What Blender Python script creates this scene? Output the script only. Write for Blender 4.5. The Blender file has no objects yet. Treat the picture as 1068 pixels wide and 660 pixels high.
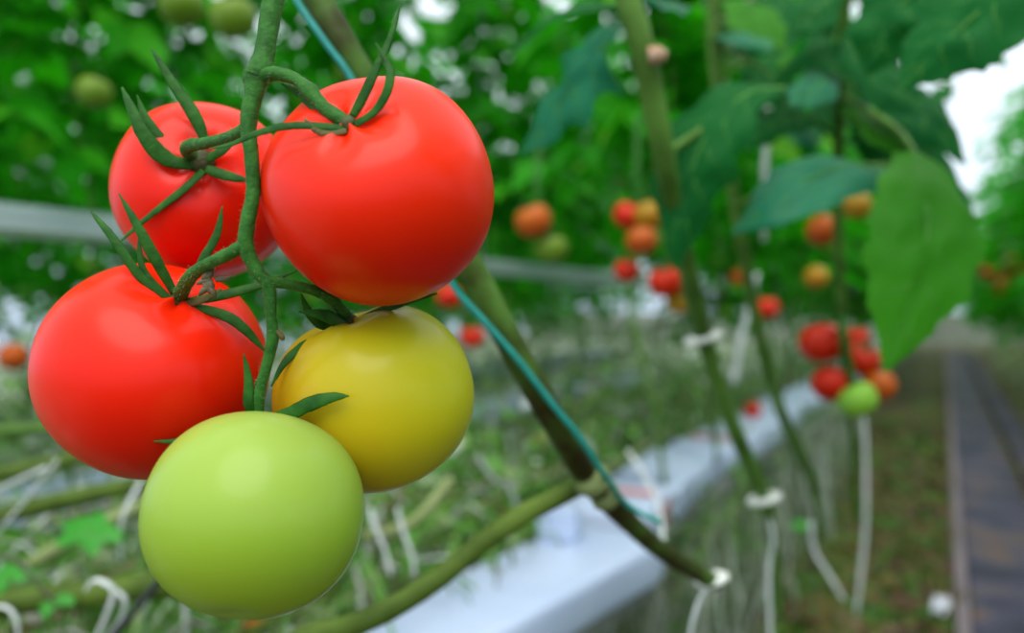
import bpy, math, random
from mathutils import Vector, Matrix, noise
C = bpy.context.scene.collection
PI = math.pi
V = Vector

# ------------------------------------------------------------------ camera frame
W, H, FPX = 1068, 660, 831.0
HORIZON = 325.0
CAMZ = 1.0
YAW = math.atan((985 - 534) / FPX)
FWD = V((-math.sin(YAW), math.cos(YAW), 0))
RGT = V((math.cos(YAW), math.sin(YAW), 0))
UP = V((0, 0, 1))
CAM = V((0, 0, CAMZ))


def pt(px, py, z):
    """world point seen at that place of the photo, Z metres in front of the lens"""
    return CAM + FWD * z + RGT * ((px - 534) / FPX * z) + UP * ((HORIZON - py) / FPX * z)


# ------------------------------------------------------------------ materials
def nt(name):
    m = bpy.data.materials.new(name)
    m.use_nodes = True
    t = m.node_tree
    b = t.nodes['Principled BSDF']
    return m, t, b


def N(t, kind, **kw):
    n = t.nodes.new(kind)
    for k, v in kw.items():
        if k in n.inputs:
            n.inputs[k].default_value = v
        else:
            setattr(n, k, v)
    return n


def ramp(t, fac, stops):
    r = t.nodes.new('ShaderNodeValToRGB')
    cr = r.color_ramp
    while len(cr.elements) < len(stops):
        cr.elements.new(0.5)
    for e, (p, c) in zip(cr.elements, stops):
        e.position = p
        e.color = (*c, 1)
    t.links.new(fac, r.inputs['Fac'])
    return r.outputs['Color']


def simple(name, stops, scale=40, rough=0.5, bump=0.0, spec=0.5, detail=4, coat=0, trans=0.0, bscale=None):
    m, t, b = nt(name)
    tc = N(t, 'ShaderNodeTexCoord')
    no = N(t, 'ShaderNodeTexNoise', Scale=scale, Detail=detail)
    t.links.new(tc.outputs['Object'], no.inputs['Vector'])
    t.links.new(ramp(t, no.outputs['Fac'], stops), b.inputs['Base Color'])
    b.inputs['Roughness'].default_value = rough
    b.inputs['Specular IOR Level'].default_value = spec
    b.inputs['Coat Weight'].default_value = coat
    if bump:
        nb = N(t, 'ShaderNodeTexNoise', Scale=bscale or scale * 3, Detail=3)
        t.links.new(tc.outputs['Object'], nb.inputs['Vector'])
        bp = N(t, 'ShaderNodeBump', Strength=bump, Distance=0.002)
        t.links.new(nb.outputs['Fac'], bp.inputs['Height'])
        t.links.new(bp.outputs['Normal'], b.inputs['Normal'])
    return m


def fruit_mat(name, base, second, third=None, axis=(0, 0, 1), lo=-0.03, hi=0.03, rough=0.36, spot=None, sss=0.08, coat=0.19):
    """skin whose ripening runs along AXIS of the fruit, a little noise over it"""
    m, t, b = nt(name)
    tc = N(t, 'ShaderNodeTexCoord')
    dp = N(t, 'ShaderNodeVectorMath', operation='DOT_PRODUCT')
    t.links.new(tc.outputs['Object'], dp.inputs[0])
    a = V(axis).normalized()
    dp.inputs[1].default_value = a
    no = N(t, 'ShaderNodeTexNoise', Scale=38, Detail=3)
    t.links.new(tc.outputs['Object'], no.inputs['Vector'])
    mr = N(t, 'ShaderNodeMapRange')
    mr.inputs['From Min'].default_value = lo
    mr.inputs['From Max'].default_value = hi
    t.links.new(dp.outputs['Value'], mr.inputs['Value'])
    ad = N(t, 'ShaderNodeMath', operation='MULTIPLY_ADD')
    t.links.new(no.outputs['Fac'], ad.inputs[0])
    ad.inputs[1].default_value = 0.35
    t.links.new(mr.outputs['Result'], ad.inputs[2])
    sb = N(t, 'ShaderNodeMath', operation='SUBTRACT')
    t.links.new(ad.outputs[0], sb.inputs[0])
    sb.inputs[1].default_value = 0.175
    stops = [(0.0, base), (1.0, second)] if third is None else [(0.0, base), (0.5, second), (1.0, third)]
    t.links.new(ramp(t, sb.outputs[0], stops), b.inputs['Base Color'])
    b.inputs['Roughness'].default_value = rough
    b.inputs['Coat Weight'].default_value = coat
    b.inputs['Coat Roughness'].default_value = 0.2
    b.inputs['Specular IOR Level'].default_value = 0.14
    b.inputs['Subsurface Weight'].default_value = sss
    b.inputs['Subsurface Radius'].default_value = (0.008, 0.003, 0.001)
    b.inputs['Subsurface Scale'].default_value = 0.5
    nb = N(t, 'ShaderNodeTexNoise', Scale=900, Detail=2)
    t.links.new(tc.outputs['Object'], nb.inputs['Vector'])
    bp = N(t, 'ShaderNodeBump', Strength=0.05, Distance=0.0004)
    t.links.new(nb.outputs['Fac'], bp.inputs['Height'])
    t.links.new(bp.outputs['Normal'], b.inputs['Normal'])
    return m


def leaf_mat(name, stops, trans_col, tw=0.35, rough=0.45, spec=0.4, per_island=True, scale=9):
    m, t, b = nt(name)
    out = t.nodes['Material Output']
    tc = N(t, 'ShaderNodeTexCoord')
    if per_island:
        g = N(t, 'ShaderNodeNewGeometry')
        fac = g.outputs['Random Per Island']
    else:
        no = N(t, 'ShaderNodeTexNoise', Scale=scale, Detail=5)
        t.links.new(tc.outputs['Object'], no.inputs['Vector'])
        fac = no.outputs['Fac']
    t.links.new(ramp(t, fac, stops), b.inputs['Base Color'])
    b.inputs['Roughness'].default_value = rough
    b.inputs['Specular IOR Level'].default_value = spec
    tr = N(t, 'ShaderNodeBsdfTranslucent')
    tr.inputs['Color'].default_value = (*trans_col, 1)
    mx = N(t, 'ShaderNodeMixShader')
    mx.inputs['Fac'].default_value = tw
    t.links.new(b.outputs[0], mx.inputs[1])
    t.links.new(tr.outputs[0], mx.inputs[2])
    t.links.new(mx.outputs[0], out.inputs['Surface'])
    return m


M = {}
M['red'] = fruit_mat('ripe_tomato_skin', (0.74, 0.008, 0.001), (0.88, 0.024, 0.001), axis=(0.3, -0.3, 1))
M['redleft'] = fruit_mat('ripe_tomato_skin_deep', (0.72, 0.007, 0.001), (0.86, 0.019, 0.001), axis=(0, 0, 1))
M['yellow'] = fruit_mat('turning_tomato_skin', (0.50, 0.22, 0.005), (0.50, 0.40, 0.007), (0.42, 0.43, 0.012), axis=(0.75, 0.4, 0.65), lo=-0.04, hi=0.035)
M['green'] = fruit_mat('unripe_tomato_skin', (0.28, 0.38, 0.018), (0.25, 0.40, 0.030), (0.29, 0.43, 0.07), axis=(0.1, 0, 1), rough=0.32)
M['redshade'] = fruit_mat('shaded_ripe_skin', (0.52, 0.012, 0.002), (0.58, 0.025, 0.003))  # darker red: the shade on the far fruit is put into the colour
M['orange'] = fruit_mat('shaded_orange_skin', (0.46, 0.065, 0.005), (0.44, 0.11, 0.006))  # orange darkened too, with the shade under the leaves in the colour
M['amber'] = fruit_mat('amber_tomato_skin', (0.42, 0.17, 0.008), (0.30, 0.20, 0.01))
M['greenfar'] = fruit_mat('pale_unripe_skin', (0.20, 0.42, 0.03), (0.22, 0.48, 0.05))
M['oliv'] = fruit_mat('olive_unripe_skin', (0.10, 0.20, 0.01), (0.13, 0.22, 0.015))
M['stalk'] = simple('truss_green', [(0.3, (0.015, 0.085, 0.010)), (0.7, (0.042, 0.175, 0.026))], 220, 0.55, 0.25, 0.15)
M['sepal'] = simple('sepal_green', [(0.3, (0.009, 0.060, 0.006)), (0.7, (0.028, 0.130, 0.014))], 160, 0.5, 0.2, 0.15)
M['sepaltip'] = simple('sepal_withered', [(0.3, (0.07, 0.06, 0.015)), (0.7, (0.12, 0.12, 0.03))], 200, 0.6, 0.3, 0.3)
M['hub'] = simple('calyx_hub_brownish', [(0.3, (0.040, 0.035, 0.010)), (0.7, (0.06, 0.085, 0.02))], 260, 0.6, 0.3, 0.3)
M['fuzz'] = simple('stem_fuzz', [(0.4, (0.25, 0.33, 0.18)), (0.6, (0.32, 0.40, 0.24))], 50, 0.7)
M['vine'] = simple('vine_stem_skin', [(0.4, (0.028, 0.022, 0.006)), (0.53, (0.045, 0.080, 0.012)), (0.70, (0.08, 0.19, 0.03))], 26, 0.5, 0.2, 0.15)
M['vinegreen'] = simple('vine_green_skin', [(0.3, (0.045, 0.105, 0.014)), (0.7, (0.11, 0.24, 0.04))], 24, 0.5, 0.2, 0.15)
M['oldstem'] = simple('old_stem_olive', [(0.3, (0.035, 0.065, 0.008)), (0.7, (0.11, 0.18, 0.025))], 20, 0.6, 0.3, 0.15)
M['paleold'] = simple('old_stem_pale', [(0.3, (0.12, 0.17, 0.05)), (0.7, (0.26, 0.31, 0.14))], 20, 0.65, 0.3, 0.15)
M['brownold'] = simple('old_stem_brown', [(0.3, (0.07, 0.055, 0.025)), (0.7, (0.20, 0.16, 0.08))], 20, 0.7, 0.3)
M['teal'] = simple('teal_twine', [(0.3, (0.005, 0.22, 0.20)), (0.7, (0.01, 0.33, 0.28))], 300, 0.45, 0.3)
M['string'] = simple('pale_string', [(0.3, (0.45, 0.50, 0.50)), (0.7, (0.68, 0.72, 0.74))], 60, 0.7)
M['bag'] = simple('white_bag_film', [(0.3, (0.43, 0.53, 0.75)), (0.7, (0.52, 0.62, 0.83))], 6, 0.35, 0.35, 0.5, bscale=14)
M['redprint'] = simple('red_print', [(0.3, (0.55, 0.06, 0.02)), (0.7, (0.62, 0.10, 0.03))], 20, 0.4)
M['blueprint'] = simple('blue_print', [(0.3, (0.03, 0.06, 0.16)), (0.7, (0.05, 0.09, 0.22))], 20, 0.4)
M['gutter'] = simple('white_steel', [(0.3, (0.50, 0.60, 0.62)), (0.7, (0.60, 0.70, 0.72))], 3, 0.35, 0, 0.5)
M['tray'] = simple('dull_steel', [(0.3, (0.10, 0.12, 0.11)), (0.7, (0.17, 0.19, 0.17))], 5, 0.5)
M['clip'] = simple('white_clip', [(0.3, (0.62, 0.66, 0.62)), (0.7, (0.75, 0.78, 0.74))], 40, 0.4)
M['bud'] = simple('scar_tan', [(0.3, (0.35, 0.17, 0.08)), (0.7, (0.62, 0.48, 0.36))], 120, 0.6)
M['foliage'] = leaf_mat('row_leaves', [(0.0, (0.005, 0.09, 0.002)), (0.40, (0.012, 0.18, 0.004)), (0.72, (0.03, 0.28, 0.007)), (0.93, (0.07, 0.38, 0.014)), (1.0, (0.18, 0.26, 0.02))], (0.04, 0.60, 0.004), 0.40, 0.45, 0.09)
M['bigleaf'] = leaf_mat('near_leaf_dark', [(0.3, (0.003, 0.070, 0.014)), (0.7, (0.007, 0.12, 0.022))], (0.01, 0.26, 0.006), 0.16, 0.55, 0.08, False)
M['tealleaf'] = leaf_mat('near_leaf_sky_sheen', [(0.3, (0.004, 0.11, 0.050)), (0.7, (0.008, 0.16, 0.075))], (0.01, 0.25, 0.03), 0.14, 0.5, 0.18, False)  # the bluish sheen of the sky is put into the base colour
M['brightleaf'] = leaf_mat('near_leaf_bright', [(0.3, (0.035, 0.20, 0.012)), (0.7, (0.06, 0.27, 0.02))], (0.08, 0.50, 0.01), 0.42, 0.5, 0.12, False)
M['vein'] = simple('leaf_vein', [(0.3, (0.05, 0.20, 0.03)), (0.7, (0.09, 0.28, 0.05))], 60, 0.5, 0, 0.15)
M['sprig'] = leaf_mat('young_sprig_leaf', [(0.0, (0.015, 0.22, 0.006)), (1.0, (0.03, 0.32, 0.01))], (0.05, 0.5, 0.01), 0.3)
M['weed'] = leaf_mat('low_weeds', [(0.0, (0.03, 0.14, 0.008)), (0.35, (0.08, 0.30, 0.018)), (0.6, (0.17, 0.38, 0.06)), (0.78, (0.36, 0.46, 0.20)), (0.86, (0.62, 0.68, 0.68)), (0.95, (0.10, 0.09, 0.04)), (1.0, (0.22, 0.10, 0.04))], (0.2, 0.35, 0.08), 0.2)
M['litter'] = leaf_mat('leaf_litter', [(0.0, (0.015, 0.09, 0.004)), (0.4, (0.05, 0.15, 0.006)), (0.65, (0.13, 0.12, 0.008)), (0.85, (0.09, 0.035, 0.015)), (1.0, (0.22, 0.17, 0.10))], (0.1, 0.15, 0.03), 0.1)
M['root'] = leaf_mat('hanging_roots', [(0.0, (0.06, 0.12, 0.04)), (0.45, (0.17, 0.23, 0.13)), (0.7, (0.34, 0.40, 0.30)), (1.0, (0.62, 0.68, 0.66))], (0.3, 0.35, 0.2), 0.1)
M['board'] = simple('weathered_board', [(0.36, (0.020, 0.018, 0.040)), (0.48, (0.045, 0.042, 0.085)), (0.56, (0.075, 0.062, 0.09)), (0.66, (0.13, 0.075, 0.055))], 3.5, 0.6, 0.3, 0.4, 6)
M['boardedge'] = simple('board_edge', [(0.25, (0.13, 0.10, 0.12)), (0.8, (0.24, 0.19, 0.21))], 4, 0.6, 0.2)
M['scrap'] = simple('white_scrap', [(0.3, (0.60, 0.62, 0.78)), (0.7, (0.75, 0.77, 0.88))], 20, 0.5)


# ------------------------------------------------------------------ mesh building
class MB:
    def __init__(s):
        s.v, s.f = [], []

    def add(s, verts, faces):
        b = len(s.v)
        s.v.extend(verts)
        s.f.extend(tuple(b + i for i in f) for f in faces)


def spline(pts, n):
    """Catmull-Rom through PTS (tuples: xyz vector and further numbers), N samples per span"""
    P = [pts[0]] + list(pts) + [pts[-1]]
    out = []
    for i in range(1, len(P) - 2):
        for k in range(n):
            t = k / n
            a, b, c, d = P[i - 1], P[i], P[i + 1], P[i + 2]
            q = []
            for A, B, Cc, D in zip(a, b, c, d):
                q.append(0.5 * ((2 * B) + (-1 * A + Cc) * t + (2 * A - 5 * B + 4 * Cc - D) * t * t + (-1 * A + 3 * B - 3 * Cc + D) * t ** 3))
            out.append(tuple(q))
    out.append(tuple(pts[-1]))
    return out


def tube(mb, path, sides=10, flat=1.0, nrm=None, wob=0.0, caps=True):
    """PATH: list of (point, radius); flat < 1 flattens along NRM"""
    rows, prev = [], None
    n = len(path)
    for i, (p, r) in enumerate(path):
        t = (path[min(i + 1, n - 1)][0] - path[max(i - 1, 0)][0])
        if t.length < 1e-9:
            t = V((0, 0, 1))
        t.normalize()
        ref = nrm if nrm is not None else prev
        if ref is None:
            ref = V((0, 0, 1)) if abs(t.z) < 0.9 else V((1, 0, 0))
        nn = ref - t * ref.dot(t)
        if nn.length < 1e-5:
            nn = t.orthogonal()
        nn.normalize()
        prev = nn
        s = t.cross(nn)
        row = []
        for k in range(sides):
            a = 2 * PI * k / sides
            rr = r * (1 + wob * noise.noise(p * 120 + V((k * 3.1, i * 0.7, 0))))
            row.append(p + s * (math.cos(a) * rr) + nn * (math.sin(a) * rr * flat))
        rows.append(row)
    vs = [v for row in rows for v in row]
    fs = []
    for i in range(n - 1):
        for k in range(sides):
            k2 = (k + 1) % sides
            fs.append((i * sides + k, i * sides + k2, (i + 1) * sides + k2, (i + 1) * sides + k))
    if caps:
        fs.append(tuple(range(sides - 1, -1, -1)))
        fs.append(tuple((n - 1) * sides + k for k in range(sides)))
    mb.add(vs, fs)


def curve_pts(pts, n=6):
    """PTS: (px, py, depth, width_px) -> [(point, radius)]"""
    rows = [tuple(pt(a, b, z)) + (w * 0.5 * z / FPX,) for a, b, z, w in pts]
    return [(V(q[:3]), max(q[3], 1e-5)) for q in spline(rows, n)]


def world_pts(pts, n=6):
    return [(V(q[:3]), max(q[3], 1e-5)) for q in spline([tuple(p) for p in pts], n)]


def root_of(o):
    while o.parent is not None:
        o = o.parent
    return o


def build(name, mb, mat, parent=None, smooth=True, origin=None):
    vs = mb.v
    if parent is not None:
        off = root_of(parent).location.copy()
    elif origin is not None:
        off = V(origin)
    else:
        xs, ys, zs = [v[0] for v in vs], [v[1] for v in vs], [v[2] for v in vs]
        off = V(((min(xs) + max(xs)) / 2, (min(ys) + max(ys)) / 2, min(zs)))
    me = bpy.data.meshes.new(name)
    me.from_pydata([V(v) - off for v in vs], [], mb.f)
    me.materials.append(mat)
    if smooth:
        me.polygons.foreach_set('use_smooth', [True] * len(me.polygons))
    me.update()
    o = bpy.data.objects.new(name, me)
    C.objects.link(o)
    if parent is not None:
        o.parent = parent
    else:
        o.location = off
    return o


def tag(o, label, cat, group=None, kind=None):
    o['label'] = label
    o['category'] = cat
    if group:
        o['group'] = group
    if kind:
        o['kind'] = kind
    return o


def thing(name, label, cat, loc=(0, 0, 0), group=None):
    o = bpy.data.objects.new(name, None)
    o.empty_display_size = 0.05
    C.objects.link(o)
    o.location = loc
    return tag(o, label, cat, group)


def kids(o):
    return [c for c in bpy.data.objects if c.parent == o]


def copy_tree(src, parent=None):
    c = src.copy()
    C.objects.link(c)
    c.parent = parent
    for ch in src.children:
        copy_tree(ch, c)
    return c


def rbox(mb, cx, cy, z0, z1, sx, sy, rot=0.0, r=0.02, sag=0.0, seed=0):
    """soft-edged box: rounded cross-section lofted along its length (y), ends drawn in"""
    prof = []
    hx, hz = sx / 2, (z1 - z0) / 2
    for qx, qz, a0 in ((1, 1, 0), (-1, 1, 90), (-1, -1, 180), (1, -1, 270)):
        for k in range(5):
            a = math.radians(a0 + k * 22.5)
            prof.append((qx * (hx - r) + math.cos(a) * r, qz * (hz - r) + math.sin(a) * r))
    n = len(prof)
    stations = [(-0.5, 0.80), (-0.497, 0.90), (-0.488, 0.97), (-0.47, 1.0)] + [(-0.44 + 0.088 * i, 1.0) for i in range(11)] + [(0.47, 1.0), (0.488, 0.97), (0.497, 0.90), (0.5, 0.80)]
    ca, sa = math.cos(rot), math.sin(rot)
    vs = []
    for i, (u, sc) in enumerate(stations):
        for (x, z) in prof:
            y = u * sy
            w = sag * noise.noise(V((x * 6 + seed, y * 5, z * 6)))
            xx, zz = x * (0.5 + sc / 2) * (1 + w), z * sc * (1 + (w if z > 0 else 0))
            vs.append(V((cx + xx * ca - y * sa, cy + xx * sa + y * ca, (z0 + z1) / 2 + zz)))
    fs = []
    m = len(stations)
    for i in range(m - 1):
        for k in range(n):
            k2 = (k + 1) % n
            fs.append((i * n + k, i * n + k2, (i + 1) * n + k2, (i + 1) * n + k))
    fs.append(tuple(range(n - 1, -1, -1)))
    fs.append(tuple((m - 1) * n + k for k in range(n)))
    mb.add(vs, fs)


# ------------------------------------------------------------------ tomatoes
def fruit_mesh(center, r, axis, oblate=0.9, lobes=5, lobe=0.02, dip=0.14, dipw=0.36, seed=0, nu=72, nv=48, squash=0.0):
    axis = V(axis).normalized()
    ref = V((0, 0, 1)) if abs(axis.z) < 0.95 else V((0, 1, 0))
    ex = ref.cross(axis).normalized()
    ey = axis.cross(ex)
    rnd = random.Random(seed)
    ph = rnd.random() * 6.28
    ph2 = rnd.random() * 6.28
    mb = MB()
    vs = []
    for j in range(nv + 1):
        t = PI * j / nv
        for i in range(nu):
            f = 2 * PI * i / nu
            s, c = math.sin(t), math.cos(t)
            rho = abs(s) ** 0.92
            top = math.exp(-(t / 0.95) ** 2)
            lb = lobe * (math.cos(lobes * f + ph) * 0.7 + 0.5 * math.cos(3 * f + ph2) + 0.4 * math.cos(2 * f + ph)) * (0.35 + 1.6 * top)
            rho *= 1 + lb * min(1, s * 2.2)
            h = oblate * (math.copysign(abs(c) ** 0.94, c))
            h *= (1 - squash * 0.5 * (1 - c))
            h -= dip * math.exp(-(t / dipw) ** 2) * (1 + 0.25 * math.cos(lobes * f + ph))
            h += 0.03 * math.exp(-((PI - t) / 0.16) ** 2) * 1.2
            vs.append(V(center) + r * (ex * (rho * math.cos(f)) + ey * (rho * math.sin(f)) + axis * h))
    fs = []
    for j in range(nv):
        for i in range(nu):
            i2 = (i + 1) % nu
            if j == 0:
                fs.append((i, (j + 1) * nu + i, (j + 1) * nu + i2))
            elif j == nv - 1:
                fs.append((j * nu + i, (j + 1) * nu + i, j * nu + i2))
            else:
                fs.append((j * nu + i, (j + 1) * nu + i, (j + 1) * nu + i2, j * nu + i2))
    mb.add(vs, fs)
    return mb


def sepal(parent, pts, mat='sepal', nrm=None, flat=0.28):
    """a tapering curved strip; PTS (px, py, depth, width_px)"""
    path = curve_pts(pts, 7)
    n = len(path)
    mb = MB()
    # widen slightly after the base, then taper to a fine tip
    path = [(p, r * (0.85 + 0.3 * math.sin(min(1, i / n * 2.2) * PI / 2)) * (1.0 if i < n - 3 else 0.75)) for i, (p, r) in enumerate(path)]
    tube(mb, path, 10, flat, nrm if nrm is not None else -FWD + UP * 0.3, 0.10)
    return build('sepal', mb, M[mat], parent)


TGROUP = 'tomatoes of the big near truss'


def big_tomato(label, px, py, d, rpx, axis_cam, mat, hub, sepals, seed, oblate=0.93, hubr=9, fading=False, **kw):
    """axis_cam: calyx direction as (right, up, towards the lens), or None to aim it at the hub seen in the photo"""
    c = pt(px, py, d)
    r = rpx * d / FPX
    hub = list(hub)
    dd = 0.0
    if axis_cam is None:
        to = (CAM - c).normalized()
        ri = UP.cross(to).normalized()
        up = to.cross(ri)
        k = oblate - kw.get('dip', 0.14)
        hr_ = pt(hub[0], hub[1], hub[2])
        for _ in range(4):                      # where the line of sight to the hub meets the stem end of the fruit
            v = hr_ - c
            a, b_ = v.dot(ri) / (r * k), v.dot(up) / (r * k)
            q = min(0.98, math.sqrt(a * a + b_ * b_))
            f = math.sqrt(1 - q * q)
            ax = (ri * a + up * b_ + to * f).normalized()
            z = (c + ax * r * k - CAM).dot(FWD)
            hr_ = pt(hub[0], hub[1], z)
        dd = (hr_ - CAM).dot(FWD) - hub[2]
    else:
        ax = RGT * axis_cam[0] + UP * axis_cam[1] - FWD * axis_cam[2]
    hub[2] += dd
    root = thing('tomato', label, 'tomato', c, TGROUP)
    build('fruit', fruit_mesh(c, r, ax, oblate, seed=seed, **kw), M[mat], root)
    mb = MB()
    hp = pt(*hub)
    a = ax.normalized()
    hr = hubr * hub[2] / FPX
    tube(mb, [(hp - a * hr * 0.7, hr * 0.9), (hp - a * hr * 0.25, hr * 1.12), (hp + a * hr * 0.2, hr * 1.0), (hp + a * hr * 0.55, hr * 0.72), (hp + a * hr * 0.7, hr * 0.5)], 14, 1, None, 0.12)
    cal = build('calyx', mb, M['hub'], root)
    for s in sepals:
        m_ = 'sepal'
        if isinstance(s[0], str):
            m_, s = s[0], s[1]
        fade = 1.0 if not fading else 0.0
        s = [(a_, b_, z_ + dd * (1 - i_ / (len(s) - 1) * (1 - fade)), w_) for i_, (a_, b_, z_, w_) in enumerate(s)]
        o = sepal(cal, s, m_, flat=0.3)
        if m_ == 'sepaltip':
            o['label'] = 'withered brownish sepal'
    HUBS.append(tuple(hub))
    return root


HUBS = []
big_tomato('big bright red tomato at the top of the truss, with a hooked sepal', 397, 200, 0.262, 119, None, 'red', (363, 128, 0.2375),
           [[(368, 121, .2365, 11), (380, 98, .2355, 11), (393, 70, .2355, 8), (406, 42, .237, 6), (417, 5, .239, 2)],
            [(370, 130, .2355, 10), (391, 116, .233, 9), (404, 94, .231, 9), (406, 72, .2315, 8), (392, 45, .233, 2)],
            [(361, 134, .236, 9), (324, 131, .233, 9), (296, 132, .233, 8), (268, 139, .235, 7), (242, 150, .238, 5), (218, 155, .242, 2)],
            ('sepaltip', [(362, 136, .2355, 8), (342, 139, .234, 8), (328, 134, .233, 7), (317, 123, .233, 2)]),
            [(352, 132, .2385, 10), (330, 110, .243, 13), (312, 96, .247, 10), (294, 87, .250, 3)]], 3, 0.93, 10, lobe=0.022)
big_tomato('red tomato hanging at the back of the truss, half hidden by its stem', 215, 200, 0.325, 91, None, 'redleft', (210, 169, 0.291),
           [[(214, 147, .289, 11), (203, 121, .288, 13), (184, 92, .288, 9), (168, 67, .289, 6), (158, 51, .291, 2)],
            [(203, 173, .288, 11), (173, 165, .284, 16), (150, 141, .281, 13), (138, 115, .281, 9), (127, 91, .283, 3)],
            [(196, 163, .290, 8), (170, 146, .289, 9), (152, 122, .289, 7), (143, 99, .290, 2)],
            [(216, 166, .287, 10), (230, 158, .285, 10), (244, 149, .285, 3)],
            [(215, 176, .287, 11), (236, 183, .286, 10), (262, 189, .288, 4)],
            [(212, 178, .287, 10), (192, 197, .284, 9), (164, 219, .284, 7), (142, 237, .286, 5), (124, 253, .288, 2)]], 8, 0.95, 14, dip=0.12)
big_tomato('large red tomato touching the green one, lowest of the three big red tomatoes', 163, 385, 0.29, 114, None, 'redleft', (186, 311, 0.2605),
           [[(178, 313, .259, 8), (147, 289, .2555, 9), (122, 254, .254, 8), (108, 236, .255, 6), (94, 220, .257, 2)],
            [(182, 306, .2585, 9), (161, 268, .2545, 11), (142, 233, .253, 8), (124, 202, .254, 2)],
            [(177, 312, .259, 7), (152, 286, .257, 7), (146, 265, .257, 5), (145, 244, .258, 2)],
            [(192, 315, .2595, 9), (226, 309, .260, 10), (268, 298, .263, 8), (312, 281, .268, 2)],
            [(196, 318, .259, 8), (232, 328, .2565, 10), (254, 342, .2565, 9), (277, 367, .259, 3)],
            ('sepaltip', [(192, 317, .2585, 8), (212, 312, .256, 8), (231, 301, .256, 3)]),
            [(196, 300, .2615, 8), (212, 270, .2635, 9), (226, 245, .264, 8), (232, 215, .264, 2)]], 5, 0.93, 9, lobe=0.016)
big_tomato('green unripe tomato, the lowest of the truss', 267, 535, 0.245, 111, (0.02, 0.84, -0.54), 'green', (268, 436, 0.2585),
           [[(263, 432, .2565, 8), (259, 420, .255, 10), (259, 395, .2545, 8), (254, 369, .2545, 2)],
            [(276, 438, .258, 10), (302, 431, .253, 14), (326, 420, .2495, 14), (348, 414, .248, 9), (364, 413, .2475, 2)],
            [(258, 438, .2605, 8), (225, 447, .2645, 8), (190, 459, .260, 6), (160, 460, .258, 2)]], 11, 0.93, 9, dip=0.10, lobe=0.010)
big_tomato('yellow green half ripe tomato below the bright red one', 391, 413, 0.287, 103, None, 'yellow', (364, 334, 0.2665),
           [[(362, 336, .2645, 10), (350, 333, .262, 15), (334, 328, .2605, 11), (312, 325, .2605, 2)],
            [(358, 338, .266, 9), (338, 338, .264, 12), (322, 325, .264, 8), (314, 306, .265, 2)],
            [(358, 341, .2645, 8), (340, 352, .261, 10), (316, 361, .2595, 9), (297, 378, .2595, 7), (283, 403, .2615, 2)],
            [(368, 337, .2665, 9), (399, 323, .266, 8), (427, 314, .2665, 6), (456, 306, .268, 2)]], 14, 0.93, 9, fading=True, lobe=0.014)

# ---- the truss stem that carries them
tr_loc = pt(283, -55, 0.255)
truss = thing('tomato_truss', 'fuzzy green branching truss stem carrying the five big tomatoes', 'truss', tr_loc)
stalk_path = curve_pts([(298, -70, .256, 22), (291, -30, .256, 22), (283, 10, .254, 22), (277, 50, .252, 21), (271, 72, .250, 24), (267, 82, .250, 27), (265, 96, .249, 20), (259, 130, .248, 17),
                        (262, 160, .247, 15), (264, 200, .247, 15), (257, 240, .247, 16), (258, 262, .248, 16), (270, 285, .2495, 14), (280, 298, .2505, 14), (283, 330, .252, 11), (284, 355, .2535, 13),
                        (277, 385, .255, 11), (270, 410, .2565, 13), (268, 434, .2585, 14)], 8)
mb = MB()
tube(mb, stalk_path, 16, 1, None, 0.10)
stalk = build('main_stalk', mb, M['stalk'], truss)


def pedicel(pts, knuckle=None, hub=None):
    mb = MB()
    if hub is not None:
        dz = hub[2] - pts[-1][2] + .0005
        n_ = len(pts) - 1
        pts = [(a, b, z + dz * (i / n_) ** 1.5, w) for i, (a, b, z, w) in enumerate(pts)]
    path = curve_pts(pts, 8)
    if knuckle is not None:
        kp = pt(*knuckle)
        path = [(p, r * (1 + 0.28 * math.exp(-((p - kp).length / 0.0022) ** 2))) for p, r in path]
    tube(mb, path, 14, 1, None, 0.10)
    return build('pedicel', mb, M['stalk'], truss), path


peds = [pedicel([(267, 82, .250, 18), (285, 77, .2475, 15), (305, 81, .245, 13), (322, 94, .242, 14), (338, 112, .240, 15), (352, 122, .2385, 16), (364, 130, .2375, 15)], (323, 95, .242), HUBS[0]),
        pedicel([(258, 134, .248, 16), (240, 143, .256, 13), (215, 149, .268, 12), (197, 152, .278, 13), (195, 158, .284, 13), (206, 165, .2885, 14)], (197, 152, .278), HUBS[1]),
        pedicel([(256, 255, .2475, 15), (240, 264, .2485, 14), (218, 275, .251, 13), (202, 285, .254, 14), (193, 297, .257, 15), (187, 310, .2605, 16)], (203, 284, .254), HUBS[2]),
        pedicel([(277, 293, .250, 13), (298, 296, .253, 11), (325, 302, .257, 11), (343, 310, .260, 13), (354, 321, .263, 12), (363, 332, .266, 13)], (343, 310, .260), HUBS[4])]
mb = MB()
tube(mb, curve_pts([(284, 342, .253, 7), (290, 347, .2525, 6), (294, 351, .2525, 6.5), (295, 355, .2525, 4)], 5), 8, 1, None, 0.15)
o = build('broken_stub', mb, M['sepaltip'], truss)
o['label'] = 'brown dried stub'
mb = MB()
rnd = random.Random(77)
for k in range(9):
    a = rnd.random() * 6.28
    b0 = pt(216 + rnd.uniform(-5, 10), 295 + rnd.uniform(-5, 5), .2575)
    tube(mb, [(b0, .0009), (b0 + RGT * math.cos(a) * .003 + UP * math.sin(a) * .002, .0011), (b0 + RGT * math.cos(a) * .005 + UP * math.sin(a) * .004, .0004)], 6)
o = build('dried_blossom', mb, M['brownold'], truss)
o['label'] = 'dry brown flower remains'
mb = MB()
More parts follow.
